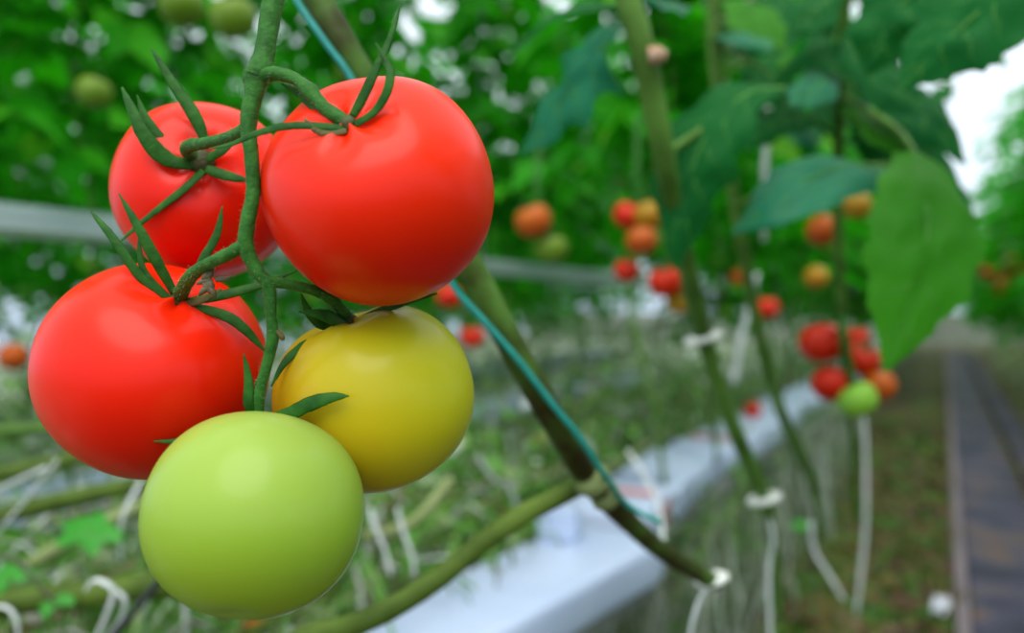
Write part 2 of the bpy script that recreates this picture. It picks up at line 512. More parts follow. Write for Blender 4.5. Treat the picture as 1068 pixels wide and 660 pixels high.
for path, num in [(stalk_path, 1500)] + [(p[1], 220) for p in peds]:
    for k in range(num):
        i = rnd.randrange(0, len(path) - 1)
        u = rnd.random()
        p = path[i][0].lerp(path[i + 1][0], u)
        r = path[i][1] * (1 - u) + path[i + 1][1] * u
        t = (path[i + 1][0] - path[i][0]).normalized()
        q = V((rnd.gauss(0, 1), rnd.gauss(0, 1), rnd.gauss(0, 1)))
        q = (q - t * q.dot(t)).normalized()
        L = rnd.uniform(.0006, .0016)
        s = t.cross(q) * .00004
        b0 = p + q * r * 0.95
        e = b0 + q * L + t * rnd.uniform(-.0005, .0005)
        mb.add([b0 + s, b0 - s, b0 + t * .00006, e], [(0, 1, 3), (1, 2, 3), (2, 0, 3)])
o = build('fuzz', mb, M['fuzz'], truss, smooth=False)
o['kind'] = 'stuff'
o['label'] = 'fine pale hairs on the stem'


# ------------------------------------------------------------------ leaves
def leaflet(mb, path, widths, nrm, across=4, lobes=0, depth=0.25, cup=0.25, wave=0.05, seed=0, thick=0.0):
    """a leaf blade: PATH = midrib points, WIDTHS = half width at each, NRM = upper side"""
    n = len(path)
    L = sum((path[i + 1] - path[i]).length for i in range(n - 1))
    rows = []
    for i, p in enumerate(path):
        t = (path[min(i + 1, n - 1)] - path[max(i - 1, 0)]).normalized()
        nn = (nrm - t * nrm.dot(t)).normalized()
        s = t.cross(nn)
        u = i / (n - 1)
        row = []
        for k in range(-across, across + 1):
            a = k / across
            w = widths[i]
            if lobes:
                ph = 0.15 if k < 0 else 0.6
                w *= 1 - depth * (0.5 + 0.5 * math.cos(2 * PI * (lobes * u + ph)))
                w *= 1 - 0.10 * (0.5 + 0.5 * math.cos(2 * PI * (lobes * 3 * u + ph)))
            sweep = -abs(a) * 0.35 * w
            z = -cup * w * a * a + 0.10 * w * (abs(a) > 0.01) + wave * w * noise.noise(V((u * 6 + seed, a * 2.5, seed * 1.7))) * 2
            row.append(p + s * (a * w) + t * (-sweep * (1 - u)) + nn * z)
        rows.append(row)
    m = 2 * across + 1
    vs = [v for r in rows for v in r]
    fs = []
    for i in range(n - 1):
        for k in range(m - 1):
            fs.append((i * m + k, i * m + k + 1, (i + 1) * m + k + 1, (i + 1) * m + k))
    mb.add(vs, fs)


def near_leaf(parent, label, mids, widths, mat, lobes=4, depth=0.25, nrm=None, petiole=None, seed=0, cup=0.25):
    """a large single leaf in the photo: MIDS (px, py, depth), WIDTHS in px along the midrib"""
    n = 30
    rows = spline([tuple(pt(*m)) + (w * m[2] / FPX,) for m, w in zip(mids, widths)], max(2, n // (len(mids) - 1)))
    mb = MB()
    leaflet(mb, [V(q[:3]) for q in rows], [max(q[3], 0.0003) for q in rows], nrm if nrm is not None else (-FWD * 0.8 + UP * 0.6), 6, lobes, depth, cup, 0.09, seed)
    o = build('leaf', mb, M[mat], parent)
    if label:
        o['label'] = label
    mb = MB()
    tube(mb, [(V(q[:3]), max(0.0005, 0.0020 * (1 - i / len(rows)))) for i, q in enumerate(rows)], 6)
    na = 13
    for i in range(3, len(rows) - 4, max(2, len(rows) // 7)):
        for sg in (-1, 1):
            vv = []
            for k in range(1, 6):
                ii = min(len(rows) - 1, i + (k // 2))
                vv.append((V(o.data.vertices[ii * na + 6 + sg * k].co) + o.parent.location, .0007 - .0001 * k))
            tube(mb, vv, 4)
    build('midrib', mb, M['vein'], o)
    if petiole:
        mb = MB()
        tube(mb, curve_pts(petiole, 6), 8)
        build('petiole', mb, M['vinegreen'], o)
    return o


def compound_leaf(mb, base, direction, length, rnd, size=1.0, pairs=3, droop=0.5, seg=4):
    d = direction.normalized()
    pts = []
    p = base.copy()
    n = 7
    for i in range(n + 1):
        pts.append(p.copy())
        d2 = (d + V((0, 0, -droop * (i / n) ** 1.2))).normalized()
        p = p + d2 * (length / n)
    # thin rachis
    tube(mb, [(q, 0.0025 * (1 - 0.6 * i / n)) for i, q in enumerate(pts)], 4, caps=False)

    def blade(b, dr, ln, wd, nrm):
        k = 5
        path, ws = [], []
        prof = (0.10, 0.85, 1.0, 0.72, 0.40, 0.02)
        q = b.copy()
        dd = dr.normalized()
        for i in range(k + 1):
            path.append(q.copy())
            ws.append(wd * prof[i] * (0.85 + 0.3 * rnd.random()))
            q = q + (dd + V((0, 0, -0.5 * i / k))).normalized() * (ln / k)
        leaflet(mb, path, ws, nrm, 1, 0, 0, -0.15, 0.0)

    for j in range(pairs):
        i = 2 + int(j * (n - 3) / max(1, pairs - 1)) if pairs > 1 else 3
        t = (pts[i + 1] - pts[i]).normalized()
        up = V((0, 0, 1)) + V((rnd.gauss(0, .25), rnd.gauss(0, .25), 0))
        side = t.cross(up).normalized()
        nn = side.cross(t).normalized()
        for sg in (-1, 1):
            dr = side * sg + t * 0.55 + V((0, 0, rnd.uniform(-.5, .1)))
            ln = size * rnd.uniform(.075, .115)
            blade(pts[i], dr, ln, ln * 0.36, nn + V((rnd.gauss(0, .3), rnd.gauss(0, .3), 0)))
    t = (pts[-1] - pts[-2]).normalized()
    ln = size * rnd.uniform(.11, .15)
    blade(pts[-1], t, ln, ln * 0.36, V((0, 0, 1)) - t * t.z + V((rnd.gauss(0, .3), rnd.gauss(0, .3), 0)))


def row_plant(seed, lo, hi, nleaf, stem_mat):
    rnd = random.Random(seed)
    root = thing('tomato_plant', 'tomato plant', 'plant', (0, 0, 0))
    mb = MB()
    rows = []
    for i in range(9):
        z = 0.5 + (hi - 0.1 - 0.5) * i / 8
        rows.append((0.05 * math.sin(i * 1.3 + seed), 0.05 * math.cos(i * 1.7 + seed), z, 0.008 - 0.0004 * i))
    sp = world_pts(rows, 4)
    tube(mb, sp, 8)
    build('stem', mb, M[stem_mat], root)
    mb = MB()
    for k in range(nleaf):
        u = (k + rnd.random()) / nleaf
        z = lo + 0.12 + (hi - lo - 0.12) * u
        i = min(len(sp) - 1, int((z - 0.5) / (hi - 0.6) * (len(sp) - 1)))
        a = k * 2.4 + rnd.uniform(-.5, .5)
        compound_leaf(mb, V((sp[i][0].x, sp[i][0].y, z)), V((math.cos(a), math.sin(a), rnd.uniform(-.15, .45))), rnd.uniform(.20, .40), rnd, rnd.uniform(.9, 1.25), 3, rnd.uniform(.5, 1.3))
    build('foliage', mb, M['foliage'], root)
    return root


protos = [row_plant(11, 1.30, 3.0, 74, 'vinegreen'), row_plant(23, 1.22, 3.1, 76, 'vine'), row_plant(37, 1.36, 2.95, 70, 'vinegreen'), row_plant(41, .80, 2.75, 80, 'vine'), row_plant(53, .95, 2.9, 80, 'vinegreen')]
used = [False] * 5
ORD = ['first', 'second', 'third', 'fourth', 'fifth', 'sixth', 'seventh', 'eighth', 'ninth', 'tenth', 'eleventh', 'twelfth', 'thirteenth', 'fourteenth', 'fifteenth', 'sixteenth',
       'seventeenth', 'eighteenth', 'nineteenth', 'twentieth', 'twenty-first', 'twenty-second', 'twenty-third', 'twenty-fourth']


def put_plant(k, x, y, label, group, rot, dz=0.0, sc=1.0):
    if not used[k]:
        o, used[k] = protos[k], True
    else:
        o = copy_tree(protos[k])
    o.location = (x, y, dz)
    o.rotation_euler = (0, 0, rot)
    o.scale = (sc, sc, 1.0)
    tag(o, label, 'plant', group)
    return o


rnd = random.Random(5)
ROWS = [  # x, first y, last y, spacing, low foliage, phrase, group
    (-2.2, 0.45, 7.6, 0.50, 0, 'leafy tomato plant in the row along the white gutter', 'plants in the row along the white gutter'),
    (-3.8, 1.0, 10.0, 0.62, 1, 'leafy tomato plant in the second row behind the truss', 'plants in the second row back'),
    (-5.4, 1.6, 12.0, 0.75, 1, 'leafy tomato plant in the third row behind the truss', 'plants in the third row back'),
    (-7.2, 2.5, 15.0, 0.90, 1, 'leafy tomato plant in the fourth row behind the truss', 'plants in the fourth row back'),
    (-2.3, 8.4, 21.0, 1.1, 1, 'distant tomato plant in the row along the white gutter', 'distant plants along the white gutter'),
    (-0.78, 2.15, 9.2, 0.50, 0, 'leafy tomato plant in the row above the grow bags', 'plants in the row above the grow bags'),
    (-0.80, 9.6, 24.0, 1.2, 1, 'distant tomato plant in the row above the grow bags', 'distant plants in the row above the grow bags'),
    (0.98, 6.6, 24.0, 0.95, 1, 'leafy tomato plant in the row across the boardwalk', 'plants across the boardwalk'),
]
for (x, y0, y1, dy, low, phrase, grp) in ROWS:
    n = int((y1 - y0) / dy) + 1
    for i in range(n):
        k = 3 + (i + int(abs(x))) % 2 if low else (i + int(abs(x) * 7)) % 3
        put_plant(k, x + rnd.uniform(-.10, .10), y0 + dy * i + rnd.uniform(-.08, .08), f'{phrase}, {ORD[i]} from the near end', grp, rnd.random() * 6.28, rnd.uniform(-.06, .08), max(1.0, dy / .62) * rnd.uniform(.92, 1.1))
for i, x in enumerate((-.5, .1, .7)):
    put_plant(3 + i % 2, x, 25.2, ['tomato plant closing the aisle end, on the grow bag side', 'tomato plant closing the middle of the aisle end', 'tomato plant closing the aisle end, beyond the boardwalk'][i], 'plants at the aisle end', i * 2.0, 0, 1.0)

# unseen leaves of the crop across the boardwalk, added to screen low sky light
mb = MB()
r2 = random.Random(71)
for (x, y0, y1, n_) in ((1.10, -.2, 5.9, 400),):
    for k in range(n_):
        a = r2.random() * 6.28
        compound_leaf(mb, V((x + r2.uniform(-.1, .1), r2.uniform(y0, y1), r2.uniform(.5, 2.5))), V((math.cos(a), math.sin(a), r2.uniform(-.15, .4))), r2.uniform(.2, .4), r2, 1.25, 3, r2.uniform(.5, 1.3))
tag(build('unseen_crop_foliage', mb, M['foliage']), 'unseen dense leaves of the crop across the boardwalk, added to screen the light', 'foliage', None, 'stuff')

# ------------------------------------------------------------------ near vines of the own row
def vine_root(label, pts):
    p = pt(*pts[-1][:3])
    return thing('tomato_vine', label, 'vine', p)


mainpts = [(300, -60, .42, 30), (335, 5, .42, 31), (365, 60, .42, 31), (420, 150, .435, 31), (470, 240, .445, 31), (510, 315, .45, 30), (550, 390, .46, 29), (585, 450, .475, 29), (612, 495, .50, 28),
           (640, 528, .53, 24), (680, 566, .57, 20), (715, 590, .61, 19), (745, 607, .64, 17)]
v1 = vine_root('thick green vine stem running down behind the big red tomato', mainpts)
mb = MB()
tube(mb, curve_pts(mainpts, 8), 16, 1, None, 0.06)
build('stem', mb, M['vine'], v1)
for (a, b, z, r) in ((618, 500, .497, 19), (631, 516, .515, 16)):
    mb = MB()
    c = pt(a, b, z)
    t = (pt(640, 528, .53) - pt(600, 480, .49)).normalized()
    rr = r * z / FPX
    tube(mb, [(c - t * .006, rr * .75), (c - t * .003, rr), (c + t * .002, rr * 1.05), (c + t * .006, rr * .8)], 12, 1, None, 0.2)
    build('node', mb, M['paleold'], v1)

mb = MB()
tube(mb, curve_pts([(288, -40, .411, 7), (312, 5, .411, 7), (340, 45, .411, 7), (372, 92, .413, 7), (430, 215, .425, 7), (470, 294, .434, 7), (505, 335, .438, 7), (540, 375, .444, 7),
                    (575, 420, .453, 7), (605, 457, .463, 7), (628, 492, .482, 7), (655, 527, .52, 6), (690, 545, .53, 5)], 7), 8)
tag(build('twine', mb, M['teal']), 'teal support twine wound along the thick vine stem', 'twine')

lowpts = [(618, 500, .515, 17), (585, 517, .525, 20), (545, 537, .52, 22), (500, 568, .51, 21), (450, 608, .495, 23), (390, 643, .475, 24), (320, 668, .455, 28), (240, 700, .44, 28)]
mb = MB()
tube(mb, curve_pts(lowpts, 7), 14, 1, None, 0.10)
v1b = tag(build('vine_stem', mb, M['oldstem']), 'bare olive vine stem lying over the near white grow bag', 'vine')
# second vine
p2 = [(640, -60, .62, 25), (655, 0, .62, 26), (672, 60, .63, 26), (690, 150, .66, 24), (702, 215, .70, 20), (718, 285, .76, 20), (735, 355, .83, 18), (757, 425, .90, 17), (780, 480, .96, 16), (796, 518, 1.0, 15),
      (805, 560, 1.05, 12), (812, 640, 1.1, 10)]
v2 = vine_root('slender green vine stem with a tan leaf scar and a white clip', p2)
mb = MB()
tube(mb, curve_pts(p2, 7), 14, 1, None, 0.06)
build('stem', mb, M['vinegreen'], v2)
mb = MB()
p = pt(676, 58, .62)
tube(mb, [(p, .007), (p + RGT * .008 + UP * .001, .007), (p + RGT * .014 - UP * .001, .004)], 10, 1, None, 0.2)
o = build('leaf_scar', mb, M['bud'], v2)
o['label'] = 'tan cut leaf scar'


def ring(name, px, py, z, rpx, parent, wpx=6):
    c = pt(px, py, z)
    R_ = rpx * z / FPX
    path = []
    for i in range(21):
        a = 2 * PI * i / 20
        path.append((c + RGT * math.cos(a) * R_ - FWD * math.sin(a) * R_ * 0.8 + UP * (math.cos(a) * R_ * 0.25), wpx * .5 * z / FPX))
    mb = MB()
    tube(mb, path, 8, caps=False)
    o = build(name, mb, M['clip'], parent)
    return o


tag(ring('plant_clip', 734, 353, .83, 17, None, 8), 'white plastic ring clip around the slender vine stem', 'clip')
tag(ring('plant_clip', 797, 520, 1.0, 14, None, 8), 'white plastic clip at the foot of the slender vine stem', 'clip')
tag(ring('plant_clip', 742, 604, .64, 14, None, 9), 'white plastic clip at the low end of the thick vine stem', 'clip')

A = near_leaf(v2, 'bluish lobed leaf', [(664, 14, .63), (636, 40, .66), (606, 82, .68), (575, 120, .70), (544, 162, .72)], [8, 56, 50, 36, 2], 'tealleaf', 4, .42, petiole=[(664, 14, .63, 6), (672, 20, .63, 8), (676, 40, .63, 9)], seed=1)
near_leaf(v2, 'broad dark drooping leaf', [(818, 92, .72), (775, 100, .70), (735, 145, .69), (714, 205, .69), (706, 282, .70)], [6, 34, 50, 38, 2], 'bigleaf', 4, .22, petiole=[(818, 92, .72, 6), (760, 118, .71, 7), (694, 160, .67, 8)], seed=4)
near_leaf(v2, 'small bluish leaf at the top', [(655, -10, .62), (690, 2, .66), (720, 8, .70)], [5, 24, 2], 'tealleaf', 3, .25, seed=7)
near_leaf(v2, 'dark lobed leaf', [(650, 5, .66), (600, 8, .72), (565, 26, .76), (530, 60, .80)], [5, 26, 22, 2], 'bigleaf', 3, .3, seed=17)

# third vine
p3 = [(742, -60, 1.0, 14), (745, 60, 1.0, 13), (758, 160, 1.02, 12), (772, 245, 1.05, 12), (784, 310, 1.1, 12), (795, 365, 1.15, 12), (815, 430, 1.22, 12), (838, 480, 1.3, 12), (850, 510, 1.36, 9), (856, 560, 1.42, 7)]
v3 = vine_root('thin green vine stem below the bluish pointed leaf', p3)
mb = MB()
tube(mb, curve_pts(p3, 6), 12, 1, None, 0.06)
build('stem', mb, M['vinegreen'], v3)
near_leaf(v3, 'bluish pointed leaf', [(922, 176, .80), (890, 172, .76), (850, 184, .72), (805, 212, .71), (763, 244, .72)], [14, 46, 52, 36, 2], 'tealleaf', 4, .14, -FWD * .55 + UP * .8 , [(925, 172, .82, 4), (850, 178, .9, 6), (768, 215, 1.03, 7)], seed=2)
near_leaf(v3, 'small shaded leaf', [(745, 40, 1.0), (775, 38, .9), (806, 52, .85)], [5, 24, 2], 'tealleaf', 3, .2, seed=12)
near_leaf(v3, 'small shaded leaf', [(760, 150, 1.0), (840, 55, .9), (862, 62, .88), (884, 84, .86)], [1, 22, 24, 2], 'bigleaf', 3, .2, seed=22)

# fourth vine, nearest on the aisle side
p4 = [(885, -60, .86, 12), (880, 30, .9, 12), (876, 110, .98, 12), (874, 200, 1.05, 11), (875, 270, 1.1, 11), (878, 330, 1.16, 10), (884, 400, 1.26, 9), (890, 470, 1.4, 8), (893, 540, 1.55, 8)]
v4 = vine_root('vine stem with bright broad leaf, above the small red tomato cluster', p4)
mb = MB()
tube(mb, curve_pts(p4, 6), 12, 1, None, 0.06)
build('stem', mb, M['vinegreen'], v4)
near_leaf(v4, 'bright broad hanging leaf', [(955, 160, .70), (964, 200, .66), (966, 250, .64), (950, 315, .64), (924, 388, .65)], [26, 58, 66, 48, 2], 'brightleaf', 5, .14, -FWD * .9 + UP * .3, [(955, 160, .70, 5), (930, 130, .78, 6), (878, 100, .97, 7)], seed=3, cup=.15)
near_leaf(v4, 'large dark leaf overhead', [(1120, -50, .60), (1060, -20, .58), (1010, 22, .58), (970, 58, .59), (940, 92, .60)], [10, 62, 62, 42, 2], 'bigleaf', 4, .16, -FWD * .5 + UP * .5, [(1120, -50, .60, 6), (1000, -60, .75, 7), (884, -50, .86, 8)], seed=5)
near_leaf(v4, 'dark leaf overhead', [(1010, -40, .66), (960, -15, .66), (925, 30, .67), (905, 80, .68)], [8, 52, 46, 2], 'bigleaf', 4, .2, -FWD * .5 + UP * .5, [(1010, -40, .66, 4), (950, -50, .75, 5), (884, -30, .87, 6)], seed=6)
near_leaf(v4, 'bluish shaded leaf', [(880, 60, .92), (850, 92, .85), (825, 110, .82)], [5, 26, 2], 'tealleaf', 3, .2, seed=8)
near_leaf(v4, 'yellowish leaf', [(876, 110, .98), (915, 128, .88), (950, 172, .84)], [4, 30, 3], 'brightleaf', 3, .25, seed=9)
near_leaf(v4, 'dark leaf', [(872, 140, 1.0), (840, 120, .96), (800, 132, .95), (780, 158, .95)], [4, 26, 24, 2], 'bigleaf', 3, .25, seed=19)
near_leaf(v4, 'dark leaf', [(880, 30, .9), (905, 70, .86), (960, 110, .84), (1000, 150, .84)], [4, 30, 34, 2], 'bigleaf', 4, .25, seed=29)
near_leaf(v4, 'dark leaf', [(880, 60, .95), (915, 160, .95), (985, 190, .92), (1018, 240, .92)], [4, 22, 30, 2], 'bigleaf', 4, .25, seed=39)
near_leaf(v4, 'shaded leaf beside the sky gap', [(884, 70, .92), (925, 95, .86), (970, 125, .83), (1008, 172, .82)], [4, 34, 38, 2], 'bigleaf', 4, .2, seed=59)
near_leaf(v4, 'shaded leaf beside the sky gap', [(876, 150, 1.0), (915, 140, .92), (965, 160, .88), (1006, 205, .87)], [4, 30, 34, 2], 'bigleaf', 4, .2, seed=69)
near_leaf(v4, 'bluish leaf', [(884, -20, .86), (850, 10, .84), (820, 40, .84)], [4, 30, 2], 'bigleaf', 3, .25, seed=49)

r3 = random.Random(88)
for k in range(30):
    a0, b0 = r3.uniform(735, 1000), r3.uniform(-25, 150)
    if a0 > 940 and b0 > 90:
        b0 -= 80
    z0 = r3.uniform(.95, 1.6)
    an = r3.uniform(.2, 2.9)
    L = r3.uniform(42, 78) / z0 ** .5
    q = [(a0 + L * u * math.cos(an), b0 + L * u * (.35 * math.sin(an) + .5 * u), z0 - .05 * u) for u in (0, .35, .7, 1)]
    w0 = L * r3.uniform(.34, .44)
    near_leaf(v4 if a0 > 860 else v3, None, q, [4, w0, w0 * .9, 2], r3.choice(['bigleaf', 'bigleaf', 'bigleaf', 'bigleaf', 'tealleaf', 'brightleaf']), 3, .25, -FWD * r3.uniform(.3, .9) + UP * .6 + RGT * r3.uniform(-.4, .4),
              [(a0, b0, z0, 4), ((a0 + (880 if a0 > 860 else 755)) / 2, b0 - 12, z0, 5), (880 if a0 > 860 else 752, b0 + 5, (.95 if a0 > 860 else 1.0), 6)], seed=100 + k)

# ------------------------------------------------------------------ blurred tomatoes
bt = thing('tomato', 'x', 'tomato', (0, 0, 0))
mb = fruit_mesh(V((0, 0, 0)), 0.0325, (0, 0, 1), 0.9, nu=32, nv=20, seed=2)
build('fruit', mb, M['orange'], bt)
mb = MB()
for k in range(5):
    a = 2 * PI * k / 5
    e = V((math.cos(a), math.sin(a), 0))
    tube(mb, [(V((0, 0, .026)), .002), (e * .012 + V((0, 0, .029)), .0035), (e * .022 + V((0, 0, .028)), .002), (e * .030 + V((0, 0, .026)), .0003)], 6, .35, V((0, 0, 1)))
tube(mb, [(V((0, 0, .024)), .003), (V((0, 0, .034)), .0025), (V((.002, 0, .045)), .0022)], 8)
build('calyx', mb, M['sepal'], bt)
first = [True]


def small_tomato(px, py, dpx, mat, label, group, dia=0.065, z=None):
    z = z or dia * FPX / dpx
    o = bt if first[0] else copy_tree(bt)
    first[0] = False
    o.location = pt(px, py, z)
    s = dpx * z / FPX / 0.065
    o.scale = (s, s, s)
    rr_ = random.Random(px * 7 + py)
    o.rotation_euler = (rr_.uniform(-.5, .5), rr_.uniform(-.5, .5), rr_.uniform(0, 6))
    tag(o, label, 'tomato', group)
    f = [c for c in o.children if c.name.startswith('fruit')][0]
    f.material_slots[0].link = 'OBJECT'
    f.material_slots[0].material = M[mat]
    return o


def stalk_for(label, pts, group='stalks of the blurred trusses'):
    mb = MB()
    tube(mb, curve_pts(pts, 6), 8, 1, None, 0.1)
    return tag(build('truss_stalk', mb, M['stalk']), label, 'stem', group)


g = 'tomatoes of the small cluster before the boardwalk'
small_tomato(857, 357, 46, 'redshade', 'blurred red tomato, biggest and highest in the small cluster by the boardwalk', g, z=1.20)
small_tomato(866, 400, 39, 'redshade', 'blurred red tomato low in the small cluster, beside the green one', g, z=1.20)
small_tomato(899, 374, 36, 'redshade', 'blurred red tomato behind the bright leaf tip in the small cluster', g, z=1.23)
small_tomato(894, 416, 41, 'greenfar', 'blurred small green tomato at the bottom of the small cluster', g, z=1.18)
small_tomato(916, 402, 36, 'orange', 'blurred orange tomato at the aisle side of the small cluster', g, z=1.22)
small_tomato(893, 351, 24, 'redshade', 'blurred dark red tomato at the back of the small cluster', g, z=1.29)
stalk_for('dark stalk of the small red cluster near the boardwalk', [(878, 325, 1.155, 8), (880, 350, 1.15, 10), (884, 375, 1.17, 10), (888, 395, 1.18, 8)])
g = 'tomatoes of the cluster beside the slender vine stem'
small_tomato(655, 225, 31, 'redshade', 'blurred orange red tomato at the top of the middle cluster', g, z=1.70)
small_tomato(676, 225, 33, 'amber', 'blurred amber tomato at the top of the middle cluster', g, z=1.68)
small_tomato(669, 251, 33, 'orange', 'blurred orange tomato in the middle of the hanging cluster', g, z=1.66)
small_tomato(654, 282, 27, 'redshade', 'blurred dark red tomato hanging lowest of the middle cluster', g, z=1.72)
stalk_for('thin stalk above the middle hanging cluster', [(666, 120, 1.75, 7), (664, 180, 1.72, 7), (666, 215, 1.72, 7), (662, 250, 1.72, 6)])
g = 'tomatoes touching the slender vine stem'
small_tomato(694, 293, 36, 'redshade', 'blurred bright orange red tomato touching the slender vine stem', g, z=1.45)
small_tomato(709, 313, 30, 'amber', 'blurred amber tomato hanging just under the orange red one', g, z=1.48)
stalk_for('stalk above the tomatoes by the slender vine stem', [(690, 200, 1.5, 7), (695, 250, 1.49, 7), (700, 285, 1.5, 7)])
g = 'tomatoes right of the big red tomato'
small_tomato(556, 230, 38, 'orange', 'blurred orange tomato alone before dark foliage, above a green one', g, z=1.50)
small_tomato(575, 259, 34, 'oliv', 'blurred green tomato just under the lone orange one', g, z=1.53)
stalk_for('stalk above the lone orange tomato', [(562, 150, 1.6, 6), (560, 195, 1.56, 6), (566, 225, 1.56, 6), (570, 245, 1.55, 6)])
g = 'far tomatoes under the leaves'
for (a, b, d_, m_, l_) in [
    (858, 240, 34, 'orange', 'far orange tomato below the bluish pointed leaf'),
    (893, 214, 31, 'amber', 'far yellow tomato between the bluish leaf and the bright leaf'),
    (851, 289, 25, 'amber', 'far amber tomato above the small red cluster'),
    (800, 321, 25, 'redshade', 'far red tomato beside the thin vine stem'),
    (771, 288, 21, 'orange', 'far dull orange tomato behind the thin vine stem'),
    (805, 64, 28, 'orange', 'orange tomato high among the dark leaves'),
    (468, 309, 27, 'redshade', 'far red tomato showing just under the big red one'),
    (492, 351, 26, 'redshade', 'dark red tomato just above the thick vine stem'),
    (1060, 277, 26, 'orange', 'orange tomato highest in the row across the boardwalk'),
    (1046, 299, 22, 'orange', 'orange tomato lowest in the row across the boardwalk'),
    (1030, 284, 15, 'redshade', 'smallest reddish tomato in the row across the boardwalk'),
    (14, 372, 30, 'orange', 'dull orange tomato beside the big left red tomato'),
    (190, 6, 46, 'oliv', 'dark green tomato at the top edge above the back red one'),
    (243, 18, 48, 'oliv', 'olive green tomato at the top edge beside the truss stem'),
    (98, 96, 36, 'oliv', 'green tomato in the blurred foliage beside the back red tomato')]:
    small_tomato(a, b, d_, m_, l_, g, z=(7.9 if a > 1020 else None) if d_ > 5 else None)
o = small_tomato(785, 428, 18, 'redshade', 'tiny fallen red tomato lying on a far white grow bag', None, z=3.8)
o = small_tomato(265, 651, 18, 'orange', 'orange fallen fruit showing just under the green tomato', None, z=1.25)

# ------------------------------------------------------------------ grow bags, trays, gutter
def grow_bag(cx, cy, label, rot=0.0, ln=1.0, w=0.22, z0=0.40, z1=0.50, seed=0, prints=(), grp='white grow bags along the near row'):
    root = thing('grow_bag', label, 'grow bag', (cx, cy, z0), grp)
    mb = MB()
    rbox(mb, cx, cy, z0, z1, w, ln, rot, 0.022, 0.10, seed)
    build('bag_film', mb, M['bag'], root)
    ca, sa = math.cos(rot), math.sin(rot)
    for (u, wd, mt) in prints:
        mb = MB()
        hx = w / 2
        prof = [(-hx * .80, z1 + .0018), (-hx * .3, z1 + .0035), (hx * .3, z1 + .0035), (hx * .80, z1 + .0015), (hx * 1.0 + .003, z1 - .022), (hx + .0045, (z0 + z1) / 2), (hx + .002, z0 + .025)]
        vs = []
        for dy in (-wd / 2, wd / 2):
            for (x, z) in prof:
                vs.append(V((cx + x * ca - (u + dy) * sa, cy + x * sa + (u + dy) * ca, z)))
        k = len(prof)
        mb.add(vs, [(i, i + 1, k + i + 1, k + i) for i in range(k - 1)])
        o = build('printed_stripe', mb, M[mt], root)
        o['label'] = 'red printed stripe' if mt == 'redprint' else 'dark blue printed stripe'
    return root


# near bag: right edge runs from (519,655) to (690,560)
ang = -math.atan2(.068, .616)
ln = 1.0
e = V((-.545, 1.715, 0))
dirv = V((.068, .616, 0)).normalized()
lft = V((-dirv.y, dirv.x, 0))
c = e - dirv * (ln / 2) + lft * .115
grow_bag(c.x, c.y, 'white grow bag nearest the lens, under the olive vine stem', ang, ln, .23, seed=1)
grow_bag(-.80, 2.37, 'white grow bag with red and blue printed stripes, second along the row', .06, .98, .24, .40, .50, 2, [(-.28, .05, 'redprint'), (-.14, .018, 'blueprint'), (-.07, .018, 'blueprint')])
grow_bag(-.79, 3.45, 'white grow bag with one red printed stripe, third along the row', -.05, .98, .24, .40, .50, 3, [(-.30, .07, 'redprint')])
for i in range(5):
    grow_bag(-.80 + .02 * (i % 2), 4.52 + 1.06 * i, f'white grow bag far along the near row, {ORD[i + 3]} from the near end', .05 * (-1) ** i, .98, .24, .40, .50, 4 + i)
for i in range(6):
    grow_bag(-2.25, 1.4 + 1.06 * i, f'white grow bag in the row along the white gutter, {ORD[i]} from the near end', 0, .98, .24, .40, .50, 14 + i, (), 'white grow bags of the gutter row')
for i in range(7):
    grow_bag(-3.85, 3.0 + 1.06 * i, f'white grow bag in the second row back, {ORD[i]} from the near end', 0, .98, .24, .40, .50, 24 + i, (), 'white grow bags of the second row back')

# white rooting block on the bag end
mb = MB()
cb = pt(619, 541, 1.55)
rbox(mb, -.75, 1.60, .503, .575, .085, .085, .3, .01, .04, 3)
rb = thing('rooting_block', 'small white wrapped rooting block on the end of the near grow bag', 'rooting block', (-.75, 1.60, .503))
build('wrapper', mb, M['bag'], rb)
mb = MB()
tube(mb, world_pts([(-.75, 1.60, .575, .006), (-.745, 1.60, .60, .006), (-.73, 1.605, .63, .005)], 4), 8)
build('stem_stub', mb, M['oldstem'], rb)


def tray(x, y0, y1, label):
    root = thing('tray', label, 'tray', (x, (y0 + y1) / 2, 0))
    mb = MB()
    hw = .11
    prof = [(-hw, .40), (-hw, .365), (hw, .365), (hw, .40), (hw - .006, .40), (hw - .006, .395), (-hw + .006, .395), (-hw + .006, .40)]
    n = len(prof)
    vs = [V((x + a, y, z)) for y in (y0, y1) for a, z in prof]
    mb.add(vs, [(k, (k + 1) % n, n + (k + 1) % n, n + k) for k in range(n)])
    build('channel', mb, M['tray'], root, smooth=False)
    y = y0 + .4
    while y < y1:
        for sx in (-.08, .08):
            mb = MB()
            tube(mb, [(V((x + sx, y, 0)), .012), (V((x + sx, y, .365)), .012)], 8)
            build('leg', mb, M['gutter'], root)
        y += 1.6
    return root


tray(-.78, 1.78, 9.8, 'dull metal tray carrying the near row of grow bags')
tray(-2.25, .8, 8.0, 'dull metal tray under the grow bags of the gutter row')
tray(-3.85, 2.4, 10.2, 'dull metal tray under the grow bags of the second row back')
# a shorter tray, turned like the near bag that it carries
root = thing('tray', 'dull metal tray under the nearest grow bag', 'tray', (c.x, c.y, 0))
mb = MB()
rbox(mb, c.x, c.y, .365, .398, .19, 1.0, ang, .008, 0, 1)
build('channel', mb, M['tray'], root)
for s_ in (-.35, .35):
    mb = MB()
    q = c + dirv * s_
    tube(mb, [(V((q.x, q.y, 0)), .012), (V((q.x, q.y, .366)), .012)], 8)
    build('leg', mb, M['gutter'], root)

